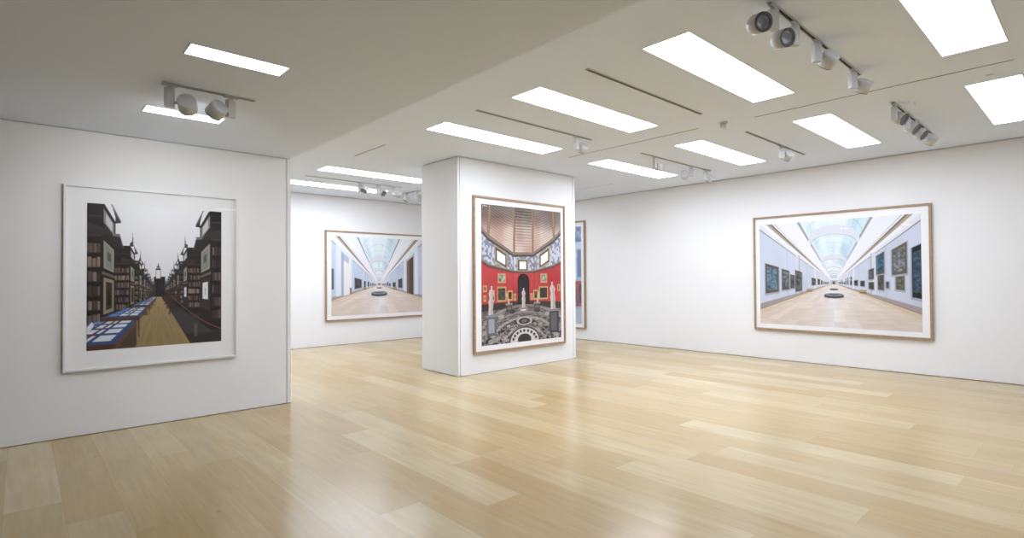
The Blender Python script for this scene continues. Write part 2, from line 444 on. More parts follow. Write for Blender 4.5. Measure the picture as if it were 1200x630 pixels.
spot((5.77, 4.985, CZ), 85, 45, 'single white spotlight near the end of the track in front of the block', 'spotlights in front of the block', flip=True, watts=6, cone=90)
G3 = 'spotlights in the passage left of the block'
spot((5.17, 10.32, CZ), 205, 50, 'white spotlight, leftmost in the passage left of the block', G3)
spot((5.58, 10.32, CZ), -70, 35, 'spotlight showing its dark round lens in the passage left of the block', G3)
spot((5.94, 10.32, CZ), 75, 40, 'white spotlight facing the far wall, right of the one with the dark lens', G3, flip=True, watts=4, cone=110)
spot((6.65, 10.95, CZ), 150, 60, 'white spotlight on the short track left of the block', G3, watts=3, cone=120)
spot((6.65, 10.52, CZ), 100, 40, 'rightmost white spotlight beside the edge of the block', G3, flip=True, watts=3, cone=120)
G4 = 'spotlights under the lowered ceiling'
spot((0.87, 4.98, LZ), 72, 25, 'left white drum spotlight under the lowered ceiling', G4, flip=True, watts=36, cone=115)
spot((1.315, 4.98, LZ), 112, 30, 'right white drum spotlight under the lowered ceiling', G4, watts=26, cone=115)

# small sensor and sprinkler cap
root = empty('ceiling_sensor', (6.693, 3.30, CZ)); tag(root, 'small white round sensor hanging from the ceiling between two thin slots', 'sensor')
bm = bmesh.new(); lathe(bm, [(0, 0), (0.052, 0), (0.052, -0.014), (0.045, -0.018), (0, -0.018)], 32); from_bm('base', bm, M_whitemetal, root)
bm = bmesh.new(); lathe(bm, [(0, -0.017), (0.034, -0.017), (0.036, -0.060), (0.028, -0.078), (0, -0.080)], 32); from_bm('housing', bm, M_whitemetal, root, smooth=True)
bm = bmesh.new(); lathe(bm, [(0, 0), (0.035, 0), (0.033, -0.005), (0, -0.006)], 32)
o = from_bm('sprinkler_cap', bm, M_lip, smooth=True); o.location = (7.128, 0.758, CZ); tag(o, 'tiny flat sprinkler cap in the ceiling beside the panel at the right edge', 'sprinkler')

# ------------------------------------------------------------------ photographic prints (generic interiors, computed as ink colours)
def hsh(a, b=0.0):
    s = np.sin(np.asarray(a) * 127.1 + np.asarray(b) * 311.7) * 43758.5453
    return s - np.floor(s)

def vnoise(x, y):
    xi, yi = np.floor(x), np.floor(y); fx, fy = x - xi, y - yi
    fx = fx * fx * (3 - 2 * fx); fy = fy * fy * (3 - 2 * fy)
    return (hsh(xi, yi) * (1 - fx) + hsh(xi + 1, yi) * fx) * (1 - fy) + (hsh(xi, yi + 1) * (1 - fx) + hsh(xi + 1, yi + 1) * fx) * fy

class Canvas:
    """u right 0..1, v down 0..1; supersampled"""
    def __init__(s, W, H, ss=3):
        s.W, s.H, s.ss = W, H, ss
        s.u, s.v = np.meshgrid((np.arange(W * ss) + .5) / (W * ss), (np.arange(H * ss) + .5) / (H * ss))
        s.a = np.zeros((H * ss, W * ss, 3)); s.fu = None
    def put(s, mask, col, al=1.0):
        c = np.asarray(col, float)
        if c.ndim == 1: s.a[mask] = s.a[mask] * (1 - al) + c * al
        else: s.a[mask] = s.a[mask] * (1 - al) + c[mask] * al
    def poly(s, pts, col, al=1.0):
        # even-odd fill inside its bounding box
        if s.fu: pts = [(s.fu(p[0]), p[1]) for p in pts]
        ys = [p[1] for p in pts]; xs = [p[0] for p in pts]
        Hs, Ws = s.u.shape
        i0, i1 = max(0, int(min(ys) * Hs) - 1), min(Hs, int(max(ys) * Hs) + 2)
        j0, j1 = max(0, int(min(xs) * Ws) - 1), min(Ws, int(max(xs) * Ws) + 2)
        if i1 <= i0 or j1 <= j0: return
        u, v = s.u[i0:i1, j0:j1], s.v[i0:i1, j0:j1]
        m = np.zeros(u.shape, bool)
        n = len(pts)
        for k in range(n):
            (xa, ya), (xb, yb) = pts[k], pts[(k + 1) % n]
            if ya == yb: continue
            c = ((ya > v) != (yb > v)) & (u < (xb - xa) * (v - ya) / (yb - ya) + xa)
            m ^= c
        sub = s.a[i0:i1, j0:j1]
        if callable(col): cc = col(u, v); sub[m] = sub[m] * (1 - al) + cc[m] * al
        else: sub[m] = sub[m] * (1 - al) + np.array(col, float) * al
    def rect(s, x0, y0, x1, y1, col, al=1.0): s.poly([(x0, y0), (x1, y0), (x1, y1), (x0, y1)], col, al)
    def ell(s, cx, cy, rx, ry, col, al=1.0):
        s.poly([(cx + rx * math.cos(t * PI / 18), cy + ry * math.sin(t * PI / 18)) for t in range(36)], col, al)
    def out(s):
        k = s.ss
        return s.a.reshape(s.H, k, s.W, k, 3).mean((1, 3))

def mixc(a, b, t):
    t = np.clip(t, 0, 1)[..., None]; return np.asarray(a, float) * (1 - t) + np.asarray(b, float) * t

def art_hall(kind):
    """long top-lit hall seen down its axis"""
    C = Canvas(330, 245, 2); asp = 2.553 / 1.90
    u0, v0 = (0.505, 0.589) if kind == 0 else (0.497, 0.616)
    K = 0.225; FL = .396 if kind == 0 else .285; WT = .88 if kind == 0 else .92; SK = 1.38 if kind == 0 else 1.42; D0 = 0. if kind == 0 else .45
    x = (C.u - u0) / K; y = (v0 - C.v) / asp / K         # in half-widths at depth 1
    eps = 1e-4
    dw = 1.0 / np.maximum(np.abs(x), eps)                 # depth of side walls
    dfl = FL / np.maximum(-y, eps)                      # floor
    yw = y * dw; 
    white = np.array([.90, .91, .93])
    out = np.ones(C.u.shape + (3,)) * .9
    # vault: ellipse cross section from (+-.69,1.2) up to .62 more
    b, c0, rise = .69, SK, .50
    # upper cove line from (1,.8) to (.69,1.2)
    s = np.abs(x); sy = y
    # depth where ray hits cove plane: points (1-.31t, .8+.4t): s*d=1-.31t, y*d=.8+.4t
    k = (SK - WT) / .31
    dc = (WT + k) / np.maximum(sy + k * s, eps)
    tc = (dc * sy - WT) / (SK - WT)
    # vault ellipse: (s d/b)^2 + ((y d - c0)/rise)^2 = 1
    A = (s / b) ** 2 + (sy / rise) ** 2; B = -2 * sy * c0 / rise ** 2; Cc = (c0 / rise) ** 2 - 1
    disc = np.maximum(B * B - 4 * A * Cc, 0); dv = (-B + np.sqrt(disc)) / (2 * A)
    side = np.where(x < 0, 0.0, 1.0)
    # floor
    d = dfl; fx = x * d
    fl = mixc([.84, .78, .73], [.92, .91, .92], np.exp(-np.abs(x) * 1.6) * np.clip(.5 - d * .04, 0, 1) * 1.6)
    fl *= (1 - .06 * (hsh(np.floor(fx * 9), np.floor(d * 6)) - .5))[..., None]
    fl = mixc(fl, [.80, .70, .55], np.clip((np.abs(fx) - .80) * 6, 0, .55))
    fl = fl * (1 + .05 * (vnoise(x * 3, y * 30) - .5))[..., None]
    mF = (y < 0) & (dfl < dw); out[mF] = fl[mF]
    # wall
    wallc = np.array([.76, .785, .845]) if kind == 0 else np.array([.73, .775, .85])
    wc = np.ones_like(out) * wallc
    wc *= (1 + .05 * (vnoise(dw * 8 + side * 50, yw * 2) - .5))[..., None]
    seam = (np.abs((dw * 3.4) % 1 - .5) < .03); wc[seam] *= .95
    wc = mixc(wc, [.88, .89, .92], np.clip((dw - 1.2) * .22, 0, .6))
    base = yw < -FL * .78; wc[base] = [.62, .58, .58]; wc[yw < -FL * .97] = [.50, .46, .44]
    rail = (yw > WT - .09); wc[rail] = [.86, .86, .88]; wc[(yw > WT - .09) & (yw < WT - .072)] = [.45, .45, .47]
    mW = (dw <= dfl) & (yw <= WT); out[mW] = wc[mW]
    # cove
    cc = np.ones_like(out) * np.array([.90, .90, .92])
    cc[(tc > .10) & (tc < .17)] = [.66, .60, .53]; cc[(tc > .17) & (tc < .215)] = [.45, .39, .33]; cc[(tc > .26) & (tc < .28)] = [.70, .68, .67]
    cc[(tc > .9)] = [.60, .58, .60]
    cc = mixc(cc, [.92, .92, .94], np.clip((dc - 1) * .2, 0, .5))
    mC = (yw > WT) & (dc * s > b) & (y > 0); out[mC] = cc[mC]
    # vault glass
    ang = np.arctan2(dv * sy - c0, x * dv)
    gl = mixc([.76, .84, .88], [.93, .96, .97], vnoise(ang * 2.5 + 3, dv * 1.7))
    gl = mixc(gl, [.45, .68, .76], np.clip((ang < .9) * .4 * vnoise(ang * 4, dv * 3), 0, .5))
    bars = (np.abs((ang * 6) % 1 - .5) < .055) | (np.abs((dv * 5) % 1 - .5) < .04)
    gl[bars] = gl[bars] * .90
    gl = mixc(gl, [.90, .93, .95], np.clip((dv - 1.5) * .25, 0, .7))
    mV = (yw > WT) & (dc * s <= b) & (y > 0); out[mV] = gl[mV]
    C.a = out
    # transverse arches, far to near
    for i in range(9, 0, -1):
        dd = float(i) + D0
        o, n = [], []
        for t in range(0, 25):
            an = PI * t / 24
            o.append((u0 + K * (-.71 * math.cos(an)) / dd, v0 - K * asp * (1.27 + .52 * math.sin(an) ** .8) / dd))
            n.append((u0 + K * (-.63 * math.cos(an)) / dd, v0 - K * asp * (1.20 + .30 * math.sin(an) ** .8) / dd))
        col = [.84, .85, .88] if i < 3 else [.88, .89, .91]
        C.poly(o + n[::-1], col)
        n2 = [(a * .985 + u0 * .015, b_ + .004) for a, b_ in n]
        C.poly(n + n2[::-1], [.52, .55, .60], .6)
        # columns/pilasters below the arch
        for sg in (-1, 1):
            xx = u0 + sg * K * 1.0 / (dd * .96); w = K * .06 / dd
            C.rect(xx - w, v0 - K * asp * WT / dd, xx + w, v0 + K * asp * FL * .85 / dd, [.86, .87, .90] if i > 1 else [.80, .82, .86])
            C.rect(xx + (w * .6 if sg < 0 else -w), v0 - K * asp * WT / dd, xx + (w if sg < 0 else -w * .6), v0 + K * asp * FL * .85 / dd, [.60, .62, .67], .7)
    # end wall and doorway
    de = 10.
    C.rect(u0 - K / de, v0 - K * asp * .9 / de, u0 + K / de, v0 + K * asp * FL / de, [.72, .73, .77])
    C.rect(u0 - K * .35 / de, v0 - K * asp * .5 / de, u0 + K * .35 / de, v0 + K * asp * FL / de, [.33, .30, .28])
    def onwall(sg, d0, d1, y0, y1, col, al=1.0):
        P = []
        for d_, yy in ((d0, y0), (d1, y0), (d1, y1), (d0, y1)):
            P.append((u0 + sg * K / d_, v0 - K * asp * yy / d_))
        C.poly(P, col, al)
    def pic(sg, d0, d1, y0, y1, inner, warm=(.36, .32, .27)):
        onwall(sg, d0 * .985, d1 * 1.02, y0 - .035, y1 + .01, [.55, .56, .60], .6)
        onwall(sg, d0, d1, y0, y1, warm)
        m = (d1 - d0) * .11; h = (y1 - y0) * .1
        def tex(u, v, inner=inner):
            n = vnoise(u * 90 + y0 * 70, v * 70 + d0 * 30)
            return mixc(np.array(inner) * .62, np.minimum(np.array(inner) * 1.35, 1), n)
        onwall(sg, d0 + m, d1 - m, y0 + h, y1 - h, tex)
    rnd = random.Random(5 + kind)
    if kind == 0:
        pic(-1, .486, .613, -.174, .315, (.36, .46, .53)); pic(-1, .654, .768, -.155, .30, (.38, .42, .44))
        pic(-1, .79, .88, -.14, .217, (.32, .34, .36)); pic(-1, .90, 1.09, -.256, .373, (.35, .38, .40))
        d = 1.6
        while d < 7.5:
            L_ = .22 + .2 * rnd.random(); h = .12 + .2 * rnd.random()
            pic(-1, d, d + L_, -.12, h, [.22 + .12 * rnd.random()] * 3); d += L_ + .14 + .12 * rnd.random()
        pic(1, .445, .506, -.197, .50, (.22, .30, .36), (.10, .10, .11))
        pic(1, .536, .664, .152, .632, (.44, .45, .46), (.38, .35, .29)); pic(1, .556, .628, -.11, .114, (.40, .38, .33))
        pic(1, .757, .889, .218, .70, (.22, .38, .48)); pic(1, .768, .865, -.157, .19, (.36, .35, .32))
        pic(1, .70, .735, -.10, .03, (.27, .29, .32)); pic(1, .95, 1.08, .12, .42, (.34, .35, .38)); pic(1, .95, 1.08, -.18, .03, (.30, .30, .30))
        d = 1.22
        while d < 7.5:
            L_ = .16 + .18 * rnd.random(); h = .08 + .2 * rnd.random()
            pic(1, d, d + L_, -.12, h, [.20 + .12 * rnd.random()] * 3)
            if rnd.random() < .4: pic(1, d, d + L_ * .8, h + .06, h + .22, (.3, .3, .3))
            d += L_ + .14 + .14 * rnd.random()
    else:
        # doorways and pilasters
        onwall(-1, .455, .478, -.08, .32, [.36, .38, .41])
        onwall(-1, .50, .78, -.24, .90, [.84, .86, .90]); onwall(-1, .565, .743, -.27, .80, [.89, .88, .88]); onwall(-1, .565, .60, -.27, .80, [.62, .66, .73]); onwall(-1, .60, .70, .62, .80, [.70, .72, .76])
        onwall(-1, .72, .77, -.28, -.08, [.48, .42, .38])
        onwall(1, .50, .80, -.24, .90, [.86, .88, .91])
        onwall(1, .55, .74, -.27, .80, [.74, .75, .78]); onwall(1, .57, .71, -.27, .73, [.33, .27, .24]); onwall(1, .65, .71, -.27, .73, [.45, .39, .35])
        for sg, st in ((-1, .86), (1, .86)):
            d = st
            while d < 7:
                L_ = .16 + .2 * rnd.random(); h = .1 + .2 * rnd.random()
                pic(sg, d, d + L_, -.14, h, [.22 + .1 * rnd.random()] * 3, (.32, .30, .28)); d += L_ + .16 + .14 * rnd.random()
    # round upholstered bench in the middle, and one behind
    for d_, r in ((2.0, .22), (1.0 if kind == 0 else .70, .27)):
        cx, cy = u0, v0 + K * asp * (FL - .04) / d_
        rx = r * K / d_; ry = rx * .24 * asp
        C.ell(cx, cy + ry * 1.2, rx * 1.15, ry * .75, [.70, .66, .64], .6)
        C.ell(cx, cy + ry * .8, rx, ry * .8, [.16, .17, .19]); C.rect(cx - rx, cy, cx + rx, cy + ry * .8, [.20, .21, .24])
        C.ell(cx, cy, rx, ry * .8, [.50, .52, .56]); C.ell(cx, cy - ry * .35, rx * .5, ry * .5, [.28, .30, .34]); C.ell(cx, cy - ry * .6, rx * .46, ry * .3, [.62, .64, .68])
    # wooden seats
    for sg, d_ in ((-1, 1.35), (1, 1.2)):
        X = u0 + sg * K * .93 / d_; Y = v0 + K * asp * FL * .93 / d_; s_ = K / d_
        C.rect(X - .11 * s_, Y - .13 * s_ * asp, X + .11 * s_, Y, [.66, .57, .42]); C.rect(X - .11 * s_, Y - .05 * s_ * asp, X + .11 * s_, Y, [.50, .42, .32])
    return C.out()

def art_rotunda():
    """red eight-sided room under a tiled dome"""
    C = Canvas(300, 370, 2)
    u, v = C.u, C.v
    a = np.zeros(u.shape + (3,))
    cu = .495
    XP = [-1, 0, .125, .345, .525, .69, .91, 1, 2]; UP = [-1, 0, .113, .317, .49, .669, .89, 1, 2]
    # profile of dome foot and band edges as polyline functions of u
    fx = [0, .08, .37, .62, .90, 1.0]
    foot = np.interp(u, fx, [.155, .215, .335, .330, .205, .135])
    footb = np.interp(u, fx, [.205, .258, .368, .363, .248, .185])
    bandb = np.interp(u, fx, [.385, .420, .468, .468, .418, .385])
    redt = np.interp(u, fx, [.412, .446, .487, .487, .442, .412])
    redb = np.interp(u, fx, [.712, .708, .700, .700, .712, .718])
    # dome
    ang = np.arctan2(u - cu, (v + .9)); rad = np.hypot(u - cu, (v + .9) * .9)
    base = mixc([.70, .60, .53], [.87, .79, .74], vnoise(u * 6, v * 7))
    base = mixc(base, [.72, .50, .47], np.clip(vnoise(u * 9 + 7, v * 9) - .45, 0, .5))
    row = (rad * 62) % 1; colm = ((ang * 90) + np.floor(rad * 62) * .5) % 1
    scal = (row < .32) | ((colm < .25) & (row < .7))
    fade = np.clip(1.15 - v * 3.0, .12, 1)
    base = base * (1 - .30 * (scal * fade))[..., None]
    dark = np.clip(.9 - v * 6 + np.abs(u - cu) * .5, 0, .55); base = base * (1 - dark * .6)[..., None]
    mid = (np.abs(u - cu) < .108 + .03 * (.3 - v)); st = ((v * 46 + .1 * np.cos(u * 6)) % 1) < .42
    base[mid & st] *= np.clip(.62 + v[mid & st] * .9, 0, .95)[:, None]
    for e0, e1 in ((.395, .376), (.608, .612)):
        e = np.interp(v, [0, .35], [e0 - .01 if e0 < .5 else e0 + .01, e1]); base[np.abs(u - e) < .009] = [.58, .48, .34]; base[np.abs(u - e - .01) < .004] = [.38, .30, .24]
    for e0, e1 in ((.10, .075), (.89, .905)):
        e = np.interp(v, [0, .26], [e0, e1]); base[np.abs(u - e) < .014] = [.48, .39, .31]; base[np.abs(u - e) < .006] = [.60, .50, .38]
    m = v < foot; a[m] = base[m]
    t = (v - foot) / (footb - foot)
    cor = mixc([.50, .44, .40], [.24, .21, .20], t); cor[(t > .3) & (t < .42)] = [.66, .60, .52]
    m = (v >= foot) & (v < footb); a[m] = cor[m]
    # drum with ornament
    n = vnoise(u * 60, v * 60); orn = np.where((n > .5)[..., None], np.array([.80, .80, .84]), np.array([.42, .43, .50]))
    orn = mixc(orn, [.66, .67, .72], np.full(u.shape, .35))
    m = (v >= footb) & (v < bandb); a[m] = orn[m]
    t = (v - bandb) / (redt - bandb); cor = mixc([.60, .55, .48], [.22, .17, .15], t)
    m = (v >= bandb) & (v < redt); a[m] = cor[m]
    red = mixc([.66, .19, .20], [.80, .30, .31], vnoise(u * 5, v * 6)) * (1 - .06 * (((u * 70) % 1) < .3))[..., None]
    m = (v >= redt) & (v < redb); a[m] = red[m]
    # dado + floor
    flo = np.clip((v - redb) / .3, 0, 1)
    yy = np.maximum(v - .60, .01); fxx = (u - .5) / yy; fyy = 1 / yy
    ring = np.hypot(fxx * 1.0, (fyy - 2.6) * 1.1)
    pat = (np.sin(ring * 15) > 0) ^ (np.sin(np.arctan2(fxx, fyy - 2.6) * 14) > .3) ^ (vnoise(u * 60, v * 90) > .62)
    f = np.where(pat[..., None], np.array([.62, .60, .59]), np.array([.19, .17, .17]))
    f = mixc(f, [.45, .40, .37], np.clip(.75 - flo * .8, 0, .75))
    f = f * (.80 + .35 * vnoise(u * 25, v * 25))[..., None]
    m = v >= redb; a[m] = f[m]
    dado = (v >= redb - .002) & (v < redb + .048); a[dado] = [.20, .16, .16]; a[dado & (((u * 40) % 1) < .15)] = [.30, .25, .24]
    C.a = a; C.fu = lambda x: float(np.interp(x, XP, UP))
    # dark seams of the octagon
    for e in (.400, .655):
        C.rect(e - .003, .38, e + .003, .70, [.30, .12, .12], .5)
    # windows in the drum
    def quad(p, col, al=1): C.poly(p, col, al)
    quad([(.165, .282), (.325, .345), (.325, .458), (.165, .410)], [.66, .58, .44]); quad([(.178, .300), (.312, .352), (.312, .448), (.178, .400)], [.34, .28, .22])
    quad([(.195, .325), (.300, .362), (.300, .430), (.195, .395)], [.93, .95, .96])
    quad([(.865, .275), (.715, .342), (.715, .455), (.865, .405)], [.66, .58, .44]); quad([(.852, .293), (.728, .348), (.728, .445), (.852, .396)], [.34, .28, .22])
    quad([(.838, .315), (.742, .358), (.742, .428), (.838, .388)], [.93, .95, .96])
    C.rect(.445, .382, .590, .475, [.66, .58, .44]); C.rect(.460, .392, .575, .468, [.36, .30, .24]); C.rect(.480, .402, .562, .458, [.92, .94, .95])
    # door niche
    C.poly([(.455, .72), (.455, .545), (.463, .515), (.490, .497), (.525, .492), (.560, .497), (.588, .515), (.598, .545), (.598, .72)], [.10, .085, .09])
    C.rect(.475, .54, .520, .71, [.17, .15, .16]); C.rect(.535, .54, .580, .71, [.15, .13, .14])
    # paintings in gilt frames
    def fr(x0, y0, x1, y1, ins, sk=0.0, k=.012):
        C.poly([(x0, y0 + sk), (x1, y0), (x1, y1), (x0, y1 - sk)], [.74, .62, .42])
        C.poly([(x0 + k, y0 + sk + k), (x1 - k, y0 + k), (x1 - k, y1 - k), (x0 + k, y1 - sk - k)], lambda u_, v_: mixc(np.array(ins) * .6, np.minimum(np.array(ins) * 1.5, 1), vnoise(u_ * 60, v_ * 60)))
    fr(.205, .490, .305, .560, (.50, .52, .46)); fr(.735, .490, .825, .562, (.50, .52, .46))
    fr(.195, .585, .310, .695, (.24, .20, .18)); fr(.715, .590, .835, .690, (.16, .14, .15))
    fr(.020, .575, .070, .622, (.40, .30, .24)); fr(.025, .645, .060, .690, (.30, .22, .2)); fr(.325, .615, .390, .690, (.25, .16, .15)); fr(.645, .615, .705, .690, (.30, .20, .16))
    fr(.400, .640, .435, .690, (.35, .22, .18)); fr(.610, .640, .640, .690, (.4, .3, .22)); fr(.895, .60, .925, .66, (.42, .30, .24)); fr(.955, .575, .99, .63, (.40, .30, .24)); fr(.10, .61, .165, .69, (.22, .18, .16))
    fr(.905, .672, .925, .70, (.4, .3, .2))
    # inlaid floor: concentric pale and dark bands in perspective
    for r0, r1, c in ((.60, .56, (.66, .64, .63)), (.50, .47, (.60, .58, .57)), (.42, .385, (.74, .72, .71)), (.33, .31, (.60, .57, .55)), (.27, .235, (.74, .72, .71))):
        P = [(.535 + r0 * 1.05 * math.cos(PI + t * PI / 40), 1.02 + r0 * .50 * math.sin(PI + t * PI / 40)) for t in range(41)]
        Q = [(.535 + r1 * 1.05 * math.cos(PI + t * PI / 40), 1.02 + r1 * .50 * math.sin(PI + t * PI / 40)) for t in range(41)]
        C.poly(P + Q[::-1], c, .62)
    for k in range(11):
        an = PI + (k + .5) * PI / 11
        for r_ in (.345, .52):
            C.ell(.535 + r_ * 1.05 * math.cos(an), 1.02 + r_ * .50 * math.sin(an), .030 * r_ / .4, .012 * r_ / .4, [.70, .68, .67] if k % 2 else [.13, .12, .12], .75)
    # inlaid floor rosettes
    C.ell(.535, .845, .095, .032, [.72, .70, .68]); C.ell(.535, .845, .070, .023, [.20, .18, .19]); C.ell(.535, .845, .035, .012, [.45, .42, .40])
    C.poly([(.535 + .195 * math.cos(PI + t * PI / 30), 1.0 + .115 * math.sin(PI + t * PI / 30)) for t in range(31)], [.30, .27, .27])
    C.poly([(.535 + .175 * math.cos(PI + t * PI / 30), 1.0 + .103 * math.sin(PI + t * PI / 30)) for t in range(31)], [.82, .81, .81])
    for t in range(1, 10):
        an = PI + t * PI / 10
        C.ell(.535 + .145 * math.cos(an), 1.0 + .083 * math.sin(an), .014, .011, [.24, .22, .22])
    C.ell(.535, .985, .082, .045, [.22, .21, .20])
    # plain pale figures on pedestals
    def figure(x, yb, h, lean=0.0, c=(.80, .75, .73)):
        w = h * .17
        P = [(-.9, 0), (-.75, .28), (-.95, .45), (-.6, .58), (-1.0, .75), (-.55, .86), (-.25, .87), (-.3, 1.0), (.3, 1.0), (.25, .87), (.6, .85), (.95, .72), (.6, .58), (.85, .42), (.7, .2), (.8, 0)]
        C.poly([(x + p[0] * w + lean * p[1], yb - p[1] * h) for p in P], c)
        C.poly([(x + p[0] * w * .35 + w * .3 + lean * p[1], yb - p[1] * h * .95) for p in P], [k * .72 for k in c], .55)
    def ped(x, y0, y1, w, c=(.34, .32, .32)):
        C.rect(x - w, y0, x + w, y1, c); C.rect(x - w * 1.15, y0 - .008, x + w * 1.15, y0 + .006, [.55, .53, .52]); C.rect(x - w * .6, y0 + .02, x + w * .6, y1 - .02, [k * 1.7 for k in c], .8)
    ped(.345, .715, .775, .038, (.30, .27, .26)); figure(.345, .712, .085, -.03, (.80, .70, .60))
    ped(.690, .715, .770, .036, (.30, .27, .26)); figure(.695, .712, .085, .02, (.82, .72, .60))
    ped(.525, .748, .780, .045, (.60, .56, .54)); figure(.530, .745, .145, 0)
    ped(.125, .795, .935, .062, (.40, .40, .42)); figure(.115, .785, .205, .012)
    ped(.910, .780, .955, .060, (.24, .23, .25)); figure(.905, .770, .215, -.012)
    return C.out()

def art_library():
    """aisle between tall dark bookcases, display tables on the left, rope barrier on the right"""
    C = Canvas(260, 318, 2); asp = 1.263 / 1.533
    u0, v0 = .506, .625; K = .21; F = .87
    sky = mixc([.95, .95, .97], [.86, .86, .88], np.clip(C.v * 1.4, 0, 1)); sky = sky * (1 - .05 * np.abs(C.u - .5))[..., None]
    C.a = sky.copy()
    def P(x, yy, d): return (u0 + K * x / d, v0 - K * asp * yy / d)
    m = C.v > v0; d = F * K * asp / np.maximum(C.v - v0, 1e-4); fx = (C.u - u0) / K * d
    fc = mixc([.56, .48, .33], [.68, .60, .42], np.clip(d * .16, 0, 1)); fc = fc * (1 + .12 * (vnoise(fx * 30, d * 6) - .5))[..., None]
    fc[(fx > .46) | (fx < -.62)] = [.20, .18, .18]
    C.a[m] = fc[m]
    e = .042
    C.rect(u0 - e, v0 - .125, u0 + e, v0 + .022, [.11, .10, .10]); C.rect(u0 - e, v0 - .125, u0 + e, v0 - .119, [.24, .22, .22])
    for s in (-.028, -.005, .018): C.rect(u0 + s, v0 - .11, u0 + s + .003, v0 + .005, [.22, .19, .18])
    def books(x0, x1, y0, y1, d, sg):
        a, b = P(sg * x0, y1, d), P(sg * x1, y0, d)
        xa, xb = min(a[0], b[0]), max(a[0], b[0]); ya, yb = a[1], b[1]
        nrow = 6
        def tex(u_, v_):
            t = (v_ - ya) / (yb - ya) * nrow; r = np.floor(t); ft = t - r
            k = (u_ - xa) / (xb - xa) * 15 + hsh(r, d) * 5; bk = np.floor(k)
            h = hsh(bk + r * 31, d * 3.3)
            c = mixc([.20, .16, .15], [.58, .50, .46], h ** 1.4)
            c = mixc(c, [.70, .58, .50], ((r == (1 if sg < 0 else 3)) & (h > .3)) * .5)
            c = c * np.where((k - bk) < .2, .5, 1.0)[..., None]
            top = ft < .22 + .12 * hsh(bk, r); c[top] = [.09, .07, .07]
            c[ft > .93] = [.18, .14, .13]
            return c
        C.rect(xa, ya, xb, yb, tex)
    bays = [(.527, .68)] + [(1.0 + .44 * i, 1.0 + .44 * i + .19) for i in range(12)]
    def quadw(sg, x, y0, y1, q0, q1, c): C.poly([P(sg * x, y0, q0), P(sg * x, y0, q1), P(sg * x, y1, q1), P(sg * x, y1, q0)], c)
    for i in range(len(bays) - 1, -1, -1):
        d0, d1 = bays[i]; L_ = d1 - d0; mid = (d0 + d1) / 2
        for sg in (-1, 1):
            lo, hi = -F, 1.98
            C.poly([P(sg * 1.02, lo, d0), P(sg * 2.4, lo, d0), P(sg * 2.4, hi, d0), P(sg * 1.02, hi, d0)], [.125, .10, .10])
            books(1.05, 1.62 if i else 2.2, -.62, 1.16, d0, sg)
            C.poly([P(sg * 1.02, 1.22, d0), P(sg * 2.4, 1.22, d0), P(sg * 2.4, 1.27, d0), P(sg * 1.02, 1.27, d0)], [.24, .20, .19])
            C.poly([P(sg * 1.02, 1.62, d0), P(sg * 2.4, 1.62, d0), P(sg * 2.4, 1.66, d0), P(sg * 1.02, 1.66, d0)], [.22, .19, .19])
            quadw(sg, 1.02, lo, hi, d0, d1, [.15, .125, .12])
            e0, e1 = d0 + L_ * .10, d0 + L_ * .86; g0, g1 = e0 + L_ * .14, e1 - L_ * .14
            quadw(sg, 1.02, .58, 1.18, e0, e1, [.60, .57, .53]); quadw(sg, 1.02, .64, 1.12, g0, g1, [.50, .53, .50]); quadw(sg, 1.02, .80, 1.0, g0 + L_ * .1, g1 - L_ * .1, [.32, .35, .34])
            quadw(sg, 1.02, .44, .50, d0, d1, [.44, .38, .34])
            if sg < 0:
                quadw(sg, 1.02, -.42, .38, e0, e1, [.58, .53, .44]); quadw(sg, 1.02, -.34, .30, g0, g1, [.22, .18, .17]); quadw(sg, 1.02, -.25, .10, g0 + L_ * .15, g1 - L_ * .15, [.12, .10, .10])
            else:
                quadw(sg, 1.02, -.42, .38, e0, e1, [.22, .18, .17])
                if i < 2: quadw(sg, 1.02, -.16, .28, g0, g1, [.86, .86, .88]); quadw(sg, 1.02, -.04, .14, g0 + L_ * .22, g1 - L_ * .22, [.35, .33, .34])
            # curved hood half way up
            xo = .84
            C.poly([P(sg * 1.04, 1.26, d0), P(sg * xo, 1.24, d0), P(sg * (xo - .02), 1.40, mid), P(sg * xo, 1.24, d1), P(sg * 1.02, 1.26, d1), P(sg * 1.02, 1.52, mid)], [.17, .15, .15])
            C.poly([P(sg * xo, 1.24, d0), P(sg * (xo - .02), 1.40, mid), P(sg * xo, 1.24, d1), P(sg * xo, 1.29, d1), P(sg * (xo - .02), 1.47, mid), P(sg * xo, 1.29, d0)], [.46, .44, .44])
            C.poly([P(sg * 1.02, 1.26, d0 - .005), P(sg * xo, 1.24, d0 - .005), P(sg * xo, 1.30, d0 - .005), P(sg * 1.02, 1.42, d0 - .005), P(sg * 1.3, 1.50, d0 - .005), P(sg * 1.3, 1.30, d0 - .005)], [.20, .18, .18])
            quadw(sg, 1.02, 1.56, 1.86, e0, e1, [.55, .54, .54]); quadw(sg, 1.02, 1.60, 1.82, g0, g1, [.78, .78, .80])
            C.poly([P(sg * 1.03, 1.94, d0), P(sg * .90, 1.96, d0), P(sg * .90, 1.96, d1), P(sg * 1.02, 1.94, d1), P(sg * 1.02, 2.10, d1), P(sg * 1.02, 2.34, mid), P(sg * 1.02, 2.10, d0)], [.22, .20, .20])
            C.poly([P(sg * .90, 1.96, d0), P(sg * .90, 1.96, d1), P(sg * .90, 2.02, d1), P(sg * .90, 2.02, d0)], [.50, .49, .49])
            if i >= 1: C.poly([P(sg * 1.05, 2.2, mid), P(sg * .99, 2.2, mid), P(sg * 1.02, 2.75, mid)], [.34, .32, .32])
    C.rect(u0 - .030, v0 - .185, u0 + .010, v0 - .105, [.24, .21, .20]); C.rect(u0 - .025, v0 - .172, u0 + .005, v0 - .112, [.88, .88, .88])
